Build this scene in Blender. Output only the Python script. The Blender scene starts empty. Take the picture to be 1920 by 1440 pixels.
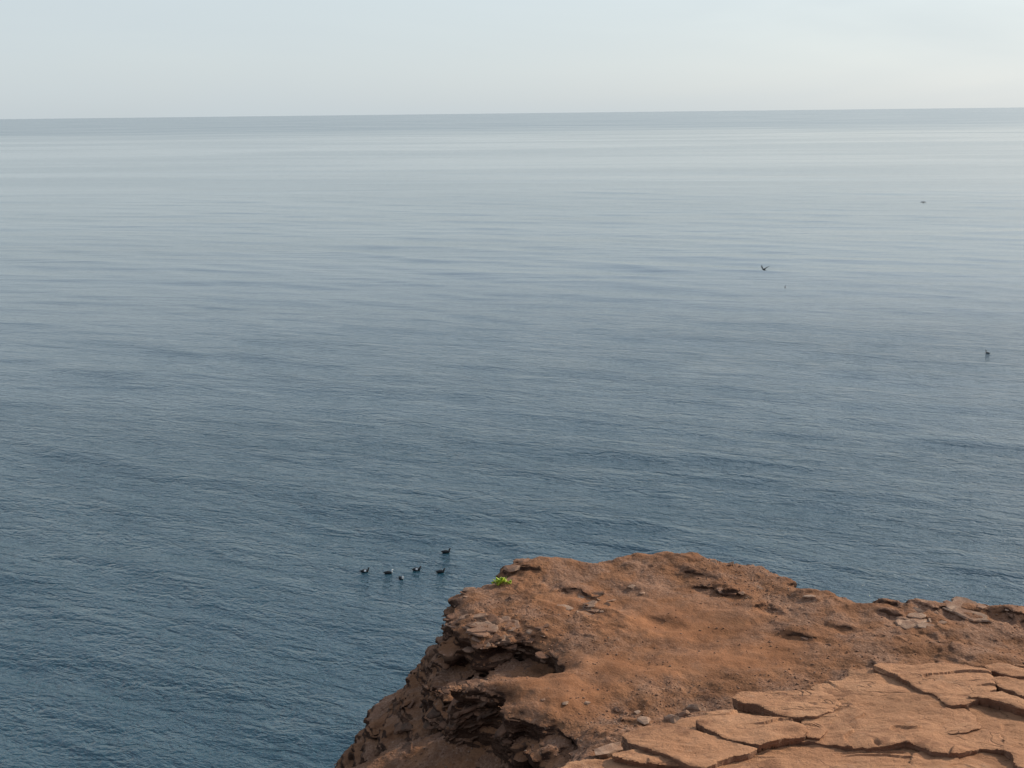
import bpy, bmesh, math, random
import numpy as np
from mathutils import Vector, Matrix

# ------------------------------------------------------------------ camera, sky, sun
scene = bpy.context.scene
col = scene.collection
CAM = np.array([0.0, 0.0, 18.0])
FPX = 2317.0                                   # focal length in pixels of a 1920 px wide picture
PITCH = math.atan(508.0 / FPX)
ROLL = math.radians(0.66)
_R0 = np.array([1.0, 0, 0]); _F = np.array([0, math.cos(PITCH), -math.sin(PITCH)])
_U0 = np.cross(_R0, _F)
_R = _R0 * math.cos(ROLL) - _U0 * math.sin(ROLL)
_U = _U0 * math.cos(ROLL) + _R0 * math.sin(ROLL)
cd = bpy.data.cameras.new('camera')
cd.sensor_width = 36.0
cd.lens = 36.0 * FPX / 1920.0
cd.clip_end = 200000.0
cam = bpy.data.objects.new('camera', cd); col.objects.link(cam)
cam.matrix_world = Matrix(((_R[0], _U[0], -_F[0], CAM[0]), (_R[1], _U[1], -_F[1], CAM[1]),
                           (_R[2], _U[2], -_F[2], CAM[2]), (0, 0, 0, 1)))
scene.camera = cam

SUN_AZ = math.radians(60)      # to the right of the view direction (+Y)
SUN_EL = math.radians(27)
world = bpy.data.worlds.new('World'); scene.world = world; world.use_nodes = True
wn = world.node_tree; wn.nodes.clear()
wo = wn.nodes.new('ShaderNodeOutputWorld'); wb = wn.nodes.new('ShaderNodeBackground')
sky = wn.nodes.new('ShaderNodeTexSky'); sky.sky_type = 'NISHITA'; sky.sun_disc = False
sky.sun_elevation = SUN_EL; sky.sun_rotation = SUN_AZ
sky.altitude = 0; sky.air_density = 1.0; sky.dust_density = 1.5; sky.ozone_density = 1.5
hsv = wn.nodes.new('ShaderNodeHueSaturation'); hsv.inputs['Saturation'].default_value = 0.7
hsv.inputs['Value'].default_value = 1.75
wn.links.new(sky.outputs[0], hsv.inputs['Color'])
veil = wn.nodes.new('ShaderNodeMix'); veil.data_type = 'RGBA'      # thin even haze cloud over the whole sky
veil.inputs[7].default_value = (4.5, 5.1, 5.45, 1)
wtc = wn.nodes.new('ShaderNodeTexCoord'); wmp = wn.nodes.new('ShaderNodeMapping'); wmp.inputs['Scale'].default_value = (1.6, 1.6, 9.0)
wnz = wn.nodes.new('ShaderNodeTexNoise'); wnz.inputs['Scale'].default_value = 1.4; wnz.inputs['Detail'].default_value = 4; wnz.inputs['Distortion'].default_value = 0.6
wmr = wn.nodes.new('ShaderNodeMapRange'); wmr.inputs[1].default_value = 0.3; wmr.inputs[2].default_value = 0.7; wmr.inputs[3].default_value = -0.05; wmr.inputs[4].default_value = 0.05
wn.links.new(wtc.outputs['Generated'], wmp.inputs[0]); wn.links.new(wmp.outputs[0], wnz.inputs['Vector'])
wn.links.new(wnz.outputs['Fac'], wmr.inputs[0]); 
wsx = wn.nodes.new('ShaderNodeSeparateXYZ'); wn.links.new(wtc.outputs['Generated'], wsx.inputs[0])   # the haze thins with height
wel = wn.nodes.new('ShaderNodeMapRange'); wel.interpolation_type = 'SMOOTHERSTEP'
wel.inputs[1].default_value = 0.0; wel.inputs[2].default_value = 0.5; wel.inputs[3].default_value = 0.86; wel.inputs[4].default_value = 0.25
wad = wn.nodes.new('ShaderNodeMath'); wad.operation = 'ADD'; wad.use_clamp = True
wn.links.new(wsx.outputs[2], wel.inputs[0]); wn.links.new(wel.outputs[0], wad.inputs[0]); wn.links.new(wmr.outputs[0], wad.inputs[1])
wn.links.new(wad.outputs[0], veil.inputs[0])
wn.links.new(hsv.outputs[0], veil.inputs[6])
wn.links.new(veil.outputs[2], wb.inputs['Color']); wb.inputs['Strength'].default_value = 0.13
wn.links.new(wb.outputs[0], wo.inputs[0])

sl = bpy.data.lights.new('sun', 'SUN'); sl.energy = 4.3; sl.angle = math.radians(2.0); sl.color = (1.0, 0.875, 0.70)
sun = bpy.data.objects.new('sun', sl); col.objects.link(sun)
_sd = Vector((math.sin(SUN_AZ) * math.cos(SUN_EL), math.cos(SUN_AZ) * math.cos(SUN_EL), math.sin(SUN_EL)))
sun.rotation_euler = _sd.to_track_quat('Z', 'Y').to_euler()
vs = scene.view_settings
vs.view_transform = 'Standard'; vs.look = 'None'; vs.gamma = 1.0; vs.use_curve_mapping = False
vs.exposure = 0.0

# ------------------------------------------------------------------ helpers
rng = np.random.default_rng(7)
random.seed(7)

def unproject(px, py, z):
    """ground point at height z seen at a place of the picture (1920x1440)"""
    d = _F * FPX + _R * (px - 960.0) + _U * (720.0 - py)
    t = (z - CAM[2]) / d[2]
    return CAM + d * t

def at_depth(px, py, depth):
    d = _F * FPX + _R * (px - 960.0) + _U * (720.0 - py)
    return CAM + d * (depth / d[1])

def _hash(ix, iy, iz, seed):
    h = (ix.astype(np.uint32) * np.uint32(374761393) + iy.astype(np.uint32) * np.uint32(668265263)
         + iz.astype(np.uint32) * np.uint32(2147483647) + np.uint32((seed * 974711 + 12345) & 0xffffffff))
    h = (h ^ (h >> np.uint32(13))) * np.uint32(1274126177)
    h = h ^ (h >> np.uint32(16))
    h = h * np.uint32(2246822519); h = h ^ (h >> np.uint32(13))
    return (h & np.uint32(0xffffff)).astype(np.float32) / np.float32(0x7fffff) - np.float32(1.0)

def noise3(x, y, z, seed=0):
    """smooth value noise in -1..1"""
    x = np.asarray(x, np.float32); y = np.asarray(y, np.float32); z = np.asarray(z, np.float32)
    x, y, z = np.broadcast_arrays(x, y, z)
    fx = np.floor(x); fy = np.floor(y); fz = np.floor(z)
    ix = fx.astype(np.int64); iy = fy.astype(np.int64); iz = fz.astype(np.int64)
    u = x - fx; v = y - fy; w = z - fz
    u = u * u * u * (u * (u * 6 - 15) + 10); v = v * v * v * (v * (v * 6 - 15) + 10); w = w * w * w * (w * (w * 6 - 15) + 10)
    def H(a, b, c): return _hash((ix + a) & 0xffffff, (iy + b) & 0xffffff, (iz + c) & 0xffffff, seed)
    x00 = H(0,0,0) * (1 - u) + H(1,0,0) * u; x10 = H(0,1,0) * (1 - u) + H(1,1,0) * u
    x01 = H(0,0,1) * (1 - u) + H(1,0,1) * u; x11 = H(0,1,1) * (1 - u) + H(1,1,1) * u
    y0 = x00 * (1 - v) + x10 * v; y1 = x01 * (1 - v) + x11 * v
    return y0 * (1 - w) + y1 * w

def fbm(x, y, z, octaves, seed=0, gain=0.5):
    s = 0; a = 1.0; f = 1.0
    for o in range(octaves):
        s = s + a * noise3(np.asarray(x) * f + 17.3 * o, np.asarray(y) * f + 5.1 * o, np.asarray(z) * f, seed + o)
        a *= gain; f *= 2.03
    return s

def sstep(a, b, x):
    t = np.clip((x - a) / (b - a), 0, 1)
    return t * t * (3 - 2 * t)

def poly_sd(P, X, Y):
    """signed distance to a polygon, negative inside"""
    P = np.asarray(P, np.float64)
    n = len(P)
    d2 = np.full(X.shape, 1e9); inside = np.zeros(X.shape, bool)
    for i in range(n):
        a = P[i]; b = P[(i + 1) % n]
        e = b - a; L = e @ e + 1e-12
        wx = X - a[0]; wy = Y - a[1]
        t = np.clip((wx * e[0] + wy * e[1]) / L, 0, 1)
        dx = wx - t * e[0]; dy = wy - t * e[1]
        d2 = np.minimum(d2, dx * dx + dy * dy)
        c = (a[1] <= Y) != (b[1] <= Y)
        with np.errstate(divide='ignore', invalid='ignore'):
            xi = a[0] + (Y - a[1]) * (e[0] / (e[1] if abs(e[1]) > 1e-12 else 1e-12))
        inside ^= c & (X < xi)
    d = np.sqrt(d2)
    return np.where(inside, -d, d)

def mesh_obj(name, verts, faces, mats, parent=None, smooth=True, matidx=None):
    me = bpy.data.meshes.new(name)
    verts = np.asarray(verts, np.float32)
    if isinstance(faces, np.ndarray):
        nf, k = faces.shape
        me.vertices.add(len(verts)); me.vertices.foreach_set('co', verts.ravel())
        me.loops.add(nf * k); me.loops.foreach_set('vertex_index', faces.astype(np.int32).ravel())
        me.polygons.add(nf); me.polygons.foreach_set('loop_start', np.arange(0, nf * k, k, dtype=np.int32))
        me.update(calc_edges=True)
    else:
        me.from_pydata([tuple(map(float, v)) for v in verts], [], faces); me.update()
    if smooth:
        me.polygons.foreach_set('use_smooth', np.ones(len(me.polygons), bool))
    for m in (mats if isinstance(mats, (list, tuple)) else [mats]):
        me.materials.append(m)
    if matidx is not None:
        me.polygons.foreach_set('material_index', np.asarray(matidx, np.int32))
    me.update()
    o = bpy.data.objects.new(name, me); col.objects.link(o)
    if parent is not None: o.parent = parent
    return o

def tag(o, label=None, cat=None, group=None, kind=None):
    if label: o['label'] = label
    if cat: o['category'] = cat
    if group: o['group'] = group
    if kind: o['kind'] = kind
    return o

class NT:
    """small node-tree builder"""
    def __init__(s, name):
        s.m = bpy.data.materials.new(name); s.m.use_nodes = True
        s.t = s.m.node_tree; s.t.nodes.clear()
        s.out = s.t.nodes.new('ShaderNodeOutputMaterial')
        s.b = s.t.nodes.new('ShaderNodeBsdfPrincipled')
        s.t.links.new(s.b.outputs[0], s.out.inputs[0])
        s.geo = s.t.nodes.new('ShaderNodeNewGeometry')
        s.pos = s.geo.outputs['Position']
    def link(s, a, b): s.t.links.new(a, b)
    def val(s, sock, v):
        if hasattr(v, 'is_linked') or hasattr(v, 'links'): s.t.links.new(v, sock)
        else: sock.default_value = v
    def mapping(s, scale=(1, 1, 1), rot=(0, 0, 0), vec=None):
        vec = vec or s.pos
        if any(rot):                                   # turn first, stretch afterwards
            r = s.t.nodes.new('ShaderNodeMapping'); r.inputs['Rotation'].default_value = rot
            s.link(vec, r.inputs['Vector']); vec = r.outputs[0]
        n = s.t.nodes.new('ShaderNodeMapping'); n.inputs['Scale'].default_value = scale
        s.link(vec, n.inputs['Vector']); return n.outputs[0]
    def noise(s, scale, detail=3, rough=0.55, dist=0.0, vec=None, typ='FBM'):
        n = s.t.nodes.new('ShaderNodeTexNoise'); n.noise_type = typ
        n.inputs['Scale'].default_value = scale; n.inputs['Detail'].default_value = detail
        n.inputs['Roughness'].default_value = rough; n.inputs['Distortion'].default_value = dist
        s.link(vec or s.pos, n.inputs['Vector']); return n.outputs['Fac']
    def voro(s, scale, feature='F1', vec=None, rand=1.0):
        n = s.t.nodes.new('ShaderNodeTexVoronoi'); n.feature = feature
        n.inputs['Scale'].default_value = scale; n.inputs['Randomness'].default_value = rand
        s.link(vec or s.pos, n.inputs['Vector']); return n
    def math(s, op, a, b=0.0, c=0.0, clamp=False):
        n = s.t.nodes.new('ShaderNodeMath'); n.operation = op; n.use_clamp = clamp
        s.val(n.inputs[0], a); s.val(n.inputs[1], b); s.val(n.inputs[2], c); return n.outputs[0]
    def ramp(s, fac, stops, interp='LINEAR'):
        n = s.t.nodes.new('ShaderNodeValToRGB'); n.color_ramp.interpolation = interp
        el = n.color_ramp.elements
        while len(el) < len(stops): el.new(0.5)
        for e, (p, c) in zip(el, stops):
            e.position = p; e.color = (*c, 1) if len(c) == 3 else c
        s.link(fac, n.inputs[0]); return n.outputs[0]
    def fr(s, fac, a, b, c=0.0, d=1.0):
        n = s.t.nodes.new('ShaderNodeMapRange'); n.interpolation_type = 'SMOOTHSTEP'
        s.val(n.inputs[0], fac); n.inputs[1].default_value = a; n.inputs[2].default_value = b
        n.inputs[3].default_value = c; n.inputs[4].default_value = d; return n.outputs[0]
    def mix(s, fac, a, b, mode='MIX'):
        n = s.t.nodes.new('ShaderNodeMix'); n.data_type = 'RGBA'; n.blend_type = mode; n.clamp_factor = True
        s.val(n.inputs[0], fac)
        for sock, v in ((n.inputs[6], a), (n.inputs[7], b)):
            if isinstance(v, tuple): sock.default_value = (*v, 1) if len(v) == 3 else v
            else: s.link(v, sock)
        return n.outputs[2]
    def attr(s, name):
        n = s.t.nodes.new('ShaderNodeAttribute'); n.attribute_name = name; return n.outputs['Fac']
    def bump(s, h, dist=1.0, strength=1.0, normal=None):
        n = s.t.nodes.new('ShaderNodeBump'); n.inputs['Distance'].default_value = dist; n.inputs['Strength'].default_value = strength
        s.link(h, n.inputs['Height'])
        if normal: s.link(normal, n.inputs['Normal'])
        return n.outputs[0]
    def sep(s, vec=None):
        n = s.t.nodes.new('ShaderNodeSeparateXYZ'); s.link(vec or s.pos, n.inputs[0]); return n.outputs
    def finish(s, color=None, rough=0.9, normal=None, spec=0.3):
        if color is not None: s.val(s.b.inputs['Base Color'], color if not isinstance(color, tuple) else (*color, 1))
        s.val(s.b.inputs['Roughness'], rough)
        s.b.inputs['Specular IOR Level'].default_value = spec
        if normal: s.link(normal, s.b.inputs['Normal'])
        return s.m

# ------------------------------------------------------------------ materials
def mat_water():
    n = NT('sea_water')
    WR = math.radians(27)
    # wind-ruffled and slick patches: long streaks across the sea
    v1 = n.mapping((0.0035, 0.012, 1), (0, 0, WR * 0.3))
    streak = n.noise(1.0, 4, 0.6, 0.4, v1)
    v2 = n.mapping((0.02, 0.07, 1), (0, 0, WR))
    streak2 = n.noise(1.0, 3, 0.6, 0.3, v2)
    ruffle = n.math('ADD', n.math('MULTIPLY', streak, 0.6), n.math('MULTIPLY', streak2, 0.4))
    ruf = n.fr(ruffle, 0.36, 0.64, 0.75, 1.2)
    far = n.fr(n.sep()[1], 850.0, 1600.0)
    # ripples
    a = n.noise(1.0, 2, 0.5, 0.5, n.mapping((0.14, 0.62, 0.5), (0, 0, WR)))
    b = n.noise(1.0, 3, 0.6, 0.6, n.mapping((0.95, 2.2, 1.0), (0, 0, WR * 0.8)))
    c = n.noise(1.0, 3, 0.6, 0.4, n.mapping((3.8, 5.6, 3.0), (0, 0, WR * 1.3)))
    h = n.math('ADD', n.math('MULTIPLY', a, 0.13), n.math('MULTIPLY', b, 0.095))
    ridge = n.math('SUBTRACT', 1.0, n.math('ABSOLUTE', n.math('MULTIPLY_ADD', b, 4.0, -2.0)))
    h = n.math('ADD', h, n.math('MULTIPLY', ridge, 0.012))
    h = n.math('ADD', h, n.math('MULTIPLY', c, 0.048))
    h = n.math('MULTIPLY', h, n.math('MULTIPLY', ruf, n.fr(n.sep()[1], 35.0, 150.0, 1.75, 0.26)))
    d = n.noise(1.0, 3, 0.55, 0.3, n.mapping((0.035, 0.17, 0.2), (0, 0, WR * 0.45)))
    h = n.math('ADD', h, n.math('MULTIPLY', d, 0.12))
    e = n.noise(1.0, 4, 0.6, 0.4, n.mapping((0.006, 0.045, 0.1), (0, 0, WR * 0.2)))
    h = n.math('ADD', h, n.math('MULTIPLY', e, 0.55))
    nor = n.bump(h, 1.0, 1.0)
    rough = n.math('ADD', n.fr(streak, 0.35, 0.65, 0.06, 0.115), n.math('MULTIPLY', far, 0.09))
    n.b.inputs['IOR'].default_value = 1.52
    return n.finish((0.010, 0.044, 0.064), rough, nor, 0.5)

def rock_normal(n, grain, lump, fine):
    g = n.noise(grain, 4, 0.7)
    l = n.noise(lump, 4, 0.6)
    h = n.math('ADD', n.math('MULTIPLY', g, fine), n.math('MULTIPLY', l, fine * 3))
    return h

def mat_headland():
    n = NT('red_earth_and_sandstone')
    bare = n.attr('bare')
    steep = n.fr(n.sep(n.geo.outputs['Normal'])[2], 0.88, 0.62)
    big = n.noise(0.9, 4, 0.6, 0.3)
    mid = n.noise(5.0, 5, 0.65)
    spk = n.noise(38.0, 3, 0.7)
    soil = n.ramp(mid, [(0.25, (0.135, 0.060, 0.030)), (0.5, (0.19, 0.089, 0.044)), (0.75, (0.245, 0.123, 0.064))])
    red = n.ramp(mid, [(0.25, (0.20, 0.086, 0.040)), (0.55, (0.26, 0.115, 0.053)), (0.8, (0.30, 0.14, 0.068))])
    c = n.mix(n.math('MULTIPLY', bare, n.fr(big, 0.25, 0.5)), soil, red)
    grey = n.ramp(spk, [(0.3, (0.12, 0.066, 0.045)), (0.5, (0.20, 0.115, 0.078)), (0.7, (0.36, 0.24, 0.17))])
    gfac = n.math('MULTIPLY', n.fr(n.noise(2.3, 4, 0.6), 0.42, 0.62), n.math('SUBTRACT', 1.0, n.math('MULTIPLY', bare, 0.75)))
    c = n.mix(n.math('MULTIPLY', gfac, 0.6), c, grey)
    # bedded rock on the steep faces, with shade painted into its dark colour
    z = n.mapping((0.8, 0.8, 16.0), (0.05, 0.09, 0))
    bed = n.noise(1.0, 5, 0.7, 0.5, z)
    shaded_face = n.ramp(bed, [(0.25, (0.030, 0.014, 0.009)), (0.5, (0.062, 0.030, 0.018)), (0.72, (0.14, 0.078, 0.048))])
    c = n.mix(steep, c, shaded_face)
    dark = n.fr(spk, 0.62, 0.74)
    c = n.mix(n.math('MULTIPLY', dark, 0.35), c, (0.40, 0.28, 0.20))
    c = n.mix(1.0, c, n.ramp(n.noise(1.9, 6, 0.7, 0.4), [(0.3, (0.72, 0.70, 0.68)), (0.5, (1, 1, 1)), (0.7, (1.22, 1.2, 1.18))]), 'MULTIPLY')
    # relief
    g = n.noise(55.0, 4, 0.75)
    l = n.noise(14.0, 4, 0.65)
    peb = n.voro(34.0).outputs['Distance']
    h = n.math('ADD', n.math('MULTIPLY', g, 0.007), n.math('MULTIPLY', l, 0.011))
    h = n.math('ADD', h, n.math('MULTIPLY', n.math('MULTIPLY', peb, -0.007), n.math('SUBTRACT', 1.0, n.math('MULTIPLY', bare, 0.7))))
    h = n.math('ADD', h, n.math('MULTIPLY', n.math('MULTIPLY', bed, steep), 0.10))
    return n.finish(c, 0.95, n.bump(h), 0.15)

def mat_slab():
    n = NT('ochre_sandstone')
    big = n.noise(1.3, 4, 0.6, 0.4)
    st = n.noise(1.0, 4, 0.6, 0.6, n.mapping((2.0, 9.0, 9.0), (0, 0, -0.25)))
    c = n.ramp(big, [(0.25, (0.32, 0.156, 0.080)), (0.5, (0.40, 0.205, 0.108)), (0.75, (0.455, 0.247, 0.136))])
    c = n.mix(n.fr(st, 0.48, 0.70, 0.0, 0.5), c, (0.23, 0.105, 0.055))
    dust = n.noise(2.6, 5, 0.65, 0.5)
    c = n.mix(n.fr(dust, 0.52, 0.66, 0.0, 0.75), c, (0.20, 0.092, 0.048))
    c = n.mix(n.fr(n.noise(4.2, 5, 0.7, 0.2), 0.56, 0.72, 0.0, 0.6), c, (0.46, 0.27, 0.165))
    crk = n.math('ABSOLUTE', n.math('SUBTRACT', n.noise(1.0, 3, 0.5, 0.8, n.mapping((1.1, 2.6, 2.0), (0, 0, 0.3))), 0.5))
    crack = n.math('MULTIPLY', n.fr(crk, 0.010, 0.0), n.fr(n.noise(1.6, 2, 0.5), 0.45, 0.58))
    c = n.mix(n.math('MULTIPLY', crack, 0.75), c, (0.11, 0.055, 0.034))
    stain = n.attr('stain')
    c = n.mix(n.math('MULTIPLY', stain, n.fr(n.noise(3.0, 4, 0.6), 0.3, 0.65, 0.2, 0.8)), c, (0.26, 0.13, 0.066))
    sp = n.noise(60, 3, 0.7)
    c = n.mix(n.fr(sp, 0.58, 0.75, 0, 0.35), c, (0.20, 0.10, 0.06))
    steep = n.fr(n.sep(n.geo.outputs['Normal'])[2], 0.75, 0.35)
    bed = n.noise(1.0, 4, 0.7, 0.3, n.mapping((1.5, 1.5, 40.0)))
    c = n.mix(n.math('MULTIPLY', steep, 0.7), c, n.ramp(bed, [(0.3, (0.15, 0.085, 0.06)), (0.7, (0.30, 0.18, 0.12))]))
    g = n.noise(70.0, 4, 0.7); l = n.noise(1.0, 4, 0.6, 0.5, n.mapping((9, 22, 22), (0, 0, -0.25)))
    h = n.math('ADD', n.math('MULTIPLY', g, 0.008), n.math('MULTIPLY', l, 0.014))
    h = n.math('ADD', h, n.math('MULTIPLY', n.math('MULTIPLY', bed, steep), 0.03))
    h = n.math('ADD', h, n.math('MULTIPLY', n.noise(24.0, 6, 0.75), 0.022))
    h = n.math('SUBTRACT', h, n.math('MULTIPLY', crack, 0.014))
    h = n.math('ADD', h, n.math('MULTIPLY', n.fr(n.voro(16.0).outputs['Distance'], 0.0, 0.25), 0.006))
    return n.finish(c, 0.92, n.bump(h), 0.2)

def mat_stone(name, c0, c1):
    n = NT(name)
    oi = n.t.nodes.new('ShaderNodeObjectInfo')
    a = n.noise(16, 4, 0.65)
    c = n.ramp(a, [(0.3, c0), (0.7, c1)])
    rnd = n.noise(6.5, 1, 0.5)
    c = n.mix(n.fr(rnd, 0.35, 0.65, 0, 0.6), c, (0.22, 0.11, 0.065))
    bed = n.noise(1.0, 4, 0.7, 0.3, n.mapping((3, 3, 55.0), (0.1, 0.15, 0)))
    h = n.math('ADD', n.math('MULTIPLY', n.noise(60, 4, 0.7), 0.006), n.math('MULTIPLY', bed, 0.02))
    return n.finish(c, 0.93, n.bump(h), 0.2)

def mat_plain(name, c, rough=0.6, c2=None, scale=20):
    n = NT(name)
    if c2: return n.finish(n.ramp(n.noise(scale, 3, 0.6), [(0.3, c), (0.7, c2)]), rough)
    return n.finish(n.ramp(n.noise(scale, 2, 0.5), [(0.3, tuple(v * 0.85 for v in c)), (0.7, tuple(min(1, v * 1.15) for v in c))]), rough)

M_WATER = mat_water(); M_HEAD = mat_headland(); M_SLAB = mat_slab()
M_STONE = mat_stone('grey_brown_sandstone', (0.16, 0.095, 0.065), (0.34, 0.225, 0.155))
M_BED = mat_stone('thin_bedded_rock_shade_dark', (0.038, 0.020, 0.013), (0.11, 0.062, 0.039))  # brown bedded plates, colour darkened to deepen the slope's shade
M_GRAV = mat_stone('earthy_gravel', (0.13, 0.066, 0.040), (0.26, 0.145, 0.092))
M_PALE = mat_stone('pale_sandstone', (0.28, 0.17, 0.11), (0.45, 0.31, 0.22))

# ------------------------------------------------------------------ sea
WAVES = []
_wr = np.random.default_rng(21)
for i in range(84):
    lam = 1.1 * (16.0 / 1.1) ** ((i + _wr.random()) / 84)
    ang = math.radians(90 - 28 + _wr.normal(0, 15))
    s = 0.0090 * (1.0 if lam < 4 else (4 / lam) ** 0.7)
    k = 2 * math.pi / lam
    WAVES.append((k, math.cos(ang), math.sin(ang), s / k, _wr.random() * 2 * math.pi, lam))

def wave(x, y, spacing=None):
    x = np.asarray(x, np.float64); y = np.asarray(y, np.float64)
    z = np.zeros(x.shape); dx = np.zeros(x.shape); dy = np.zeros(x.shape)
    # groups: the chop swells and dies in patches
    env = 1.0 + 0.25 * fbm(x * 0.06, y * 0.14, 0.0 * x, 2, 91)
    for k, cx, cy, a, ph, lam in WAVES:
        w = 1.0 if spacing is None else np.clip((lam / spacing - 2.5) / 2.0, 0, 1)
        p = k * (cx * x + cy * y) + ph
        c = np.cos(p) * a * w; q = np.sin(p) * a * w * 0.8
        z += c; dx -= q * cx; dy -= q * cy
    return z * env, dx * env, dy * env

def build_sea():
    r = [9.0]
    while r[-1] < 90000:
        q = r[-1]
        f = 0.0052 if q < 70 else (0.0068 if q < 300 else (0.02 if q < 1500 else 0.12))
        r.append(q * (1 + f))
    r = np.array(r)
    fan = np.radians(np.linspace(-40, 40, 560))
    step = fan[1] - fan[0]
    rest = np.linspace(fan[-1], 2 * math.pi + fan[0], 60)[1:-1]
    th = np.concatenate([fan, rest]); nt = len(th)
    R, T = np.meshgrid(r, th, indexing='ij')
    X = R * np.sin(T); Y = R * np.cos(T)
    dr = np.gradient(r)[:, None]
    dth = np.where(np.arange(nt) < 560, step, 0.09)[None, :]
    sp = np.maximum(dr, R * dth)
    Z, dx, dy = wave(X, Y, sp)
    V = np.stack([X + dx, Y + dy, Z], -1).reshape(-1, 3)
    i = np.arange(len(r) - 1)[:, None]; j = np.arange(nt)[None, :]; j2 = (j + 1) % nt
    F = np.stack([i * nt + j, i * nt + j2, (i + 1) * nt + j2, (i + 1) * nt + j], -1).reshape(-1, 4)
    F = F[:, ::-1]
    o = mesh_obj('sea', V, F, M_WATER)
    tag(o, 'blue grey sea with small rippling waves reaching the horizon', 'sea', kind='structure')
    return o
build_sea()

# ------------------------------------------------------------------ headland
Z0 = 12.5
def pl(pts, z): return np.array([unproject(x, y, z)[:2] for x, y in pts])

RIM = [(844,1108),(862,1096),(890,1090),(920,1083),(934,1077),(922,1068),(945,1059),(972,1058),(980,1050),(1012,1040),(1050,1042),(1108,1051),
       (1120,1042),(1177,1036),(1208,1035),(1260,1042),(1367,1054),(1439,1056),(1452,1066),(1497,1083),(1504,1094),(1552,1100),
       (1580,1108),(1599,1124),(1672,1126),(1810,1128),(1920,1134),(2150,1150),(2600,1170),(2600,1700),(1000,1700),
       (985,1462),(1022,1440),(1052,1412),(1062,1388),(1058,1366),(1040,1358),(1000,1350),(940,1334),(928,1300),(900,1290),(850,1288),(828,1280),(846,1270),
       (880,1264),(960,1257),(1020,1249),(1046,1240),(1040,1224),(1015,1211),(975,1192),(940,1196),(905,1204),(880,1196),(862,1188),(840,1186),
       (828,1176),(829,1150)]
RIM_XY = pl(RIM, Z0)
SHELF = [(940,1345),(970,1362),(1020,1372),(1080,1385),(1120,1400),(1130,1440),(1300,1560),(1000,1560),(1020,1440),(1000,1415),(975,1408),(962,1385)]
SHELF_XY = pl(SHELF, Z0 - 0.28)

NOTCH_XY = pl([(835,1190),(900,1195),(1050,1200),(1075,1245),(960,1275),(850,1290),(815,1240)], Z0 - 0.2)
# rocky ledges on the platform: (px, py, half width px, height m)
LEDGES = [(1082,1117,40,.10),(1100,1142,40,.06),(1352,1106,52,.11),(1432,1136,34,.09),(1664,1132,22,.09),(1668,1158,24,.05),
          (1720,1160,50,.05),(1505,1190,26,.08),(1575,1174,30,.05),(1770,1150,80,.06),(1868,1152,50,.06),(1905,1162,30,.06),
          (1245,1158,36,.04),(1020,1235,45,.05),(1185,1352,30,.08),(985,1300,50,.03),(1200,1105,60,.03),(1100,1180,60,.03),(1300,1078,60,.05),(990,1078,20,.09)]

def slab_plane(x, y):
    return Z0 + 0.20 + 0.105 * (11.75 - y) + 0.012 * (x - 2)

SLAB_REGION = pl([(1060,1470),(1170,1385),(1265,1352),(1370,1325),(1400,1300),(1520,1285),(1590,1262),(1650,1245),(1830,1243),(1930,1235),(2300,1235),(2300,1650),(900,1650)], Z0 + 0.2)

def dirt_height(X, Y):
    z = np.full(X.shape, Z0)
    tt = 2.4 * fbm(X * 0.8, Y * 1.3, 0 * X, 4, 5) + 0.5 * X + 0.9 * Y; tf = tt - np.floor(tt)
    z = z + 0.035 * sstep(-.1, .5, noise3(X * 1.1, Y * 1.1, 0 * X, 6)) * (sstep(0, .06, tf) - tf)
    z = z + 0.05 * fbm(X * 0.8, Y * 0.8, 0 * X, 3, 3) + 0.018 * fbm(X * 4, Y * 4, 0 * X, 3, 13)
    def blob(px, py, rx, ry, h):
        c = unproject(px, py, Z0)
        return h * np.exp(-(((X - c[0]) / rx) ** 2 + ((Y - c[1]) / ry) ** 2))
    z += blob(1300, 1200, 1.1, 0.8, -0.07) + blob(1250, 1050, 1.2, 0.4, 0.08) + blob(1020, 1065, .5, .4, .08) + blob(1800, 1135, 1.2, .3, .05)
    z += blob(1240, 1320, .8, .25, -0.07) + blob(1120, 1330, .5, .2, -0.06)
    for i, (px, py, w, h) in enumerate(LEDGES):
        c = unproject(px, py, Z0)
        rx = w * np.linalg.norm(c - CAM) / FPX; ry = rx * 1.1
        wob = 0.6 * fbm(X * 4.5, Y * 4.5, 0 * X + i * 7.7, 3, 31)
        u = (Y - c[1]) / ry + 0.45 * ((X - c[0]) / rx); s = (X - c[0]) / rx
        h = h * 0.6
        near = sstep(-0.12, 0.10, u + wob * 0.8)          # steep side faces the viewer
        z += h * near * np.exp(-np.clip(u, 0, 9) ** 2 * 0.8) * np.exp(-s ** 4)
        z -= 0.4 * h * np.exp(-((u + 0.25) / 0.35) ** 2) * np.exp(-s ** 4) * (1 - near)
    sd = poly_sd(SLAB_REGION, X, Y)
    under = slab_plane(X, Y) - 0.16
    z = np.where(sd < 0, z + (under - z) * sstep(0.0, -0.25, sd), z)
    return z

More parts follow.
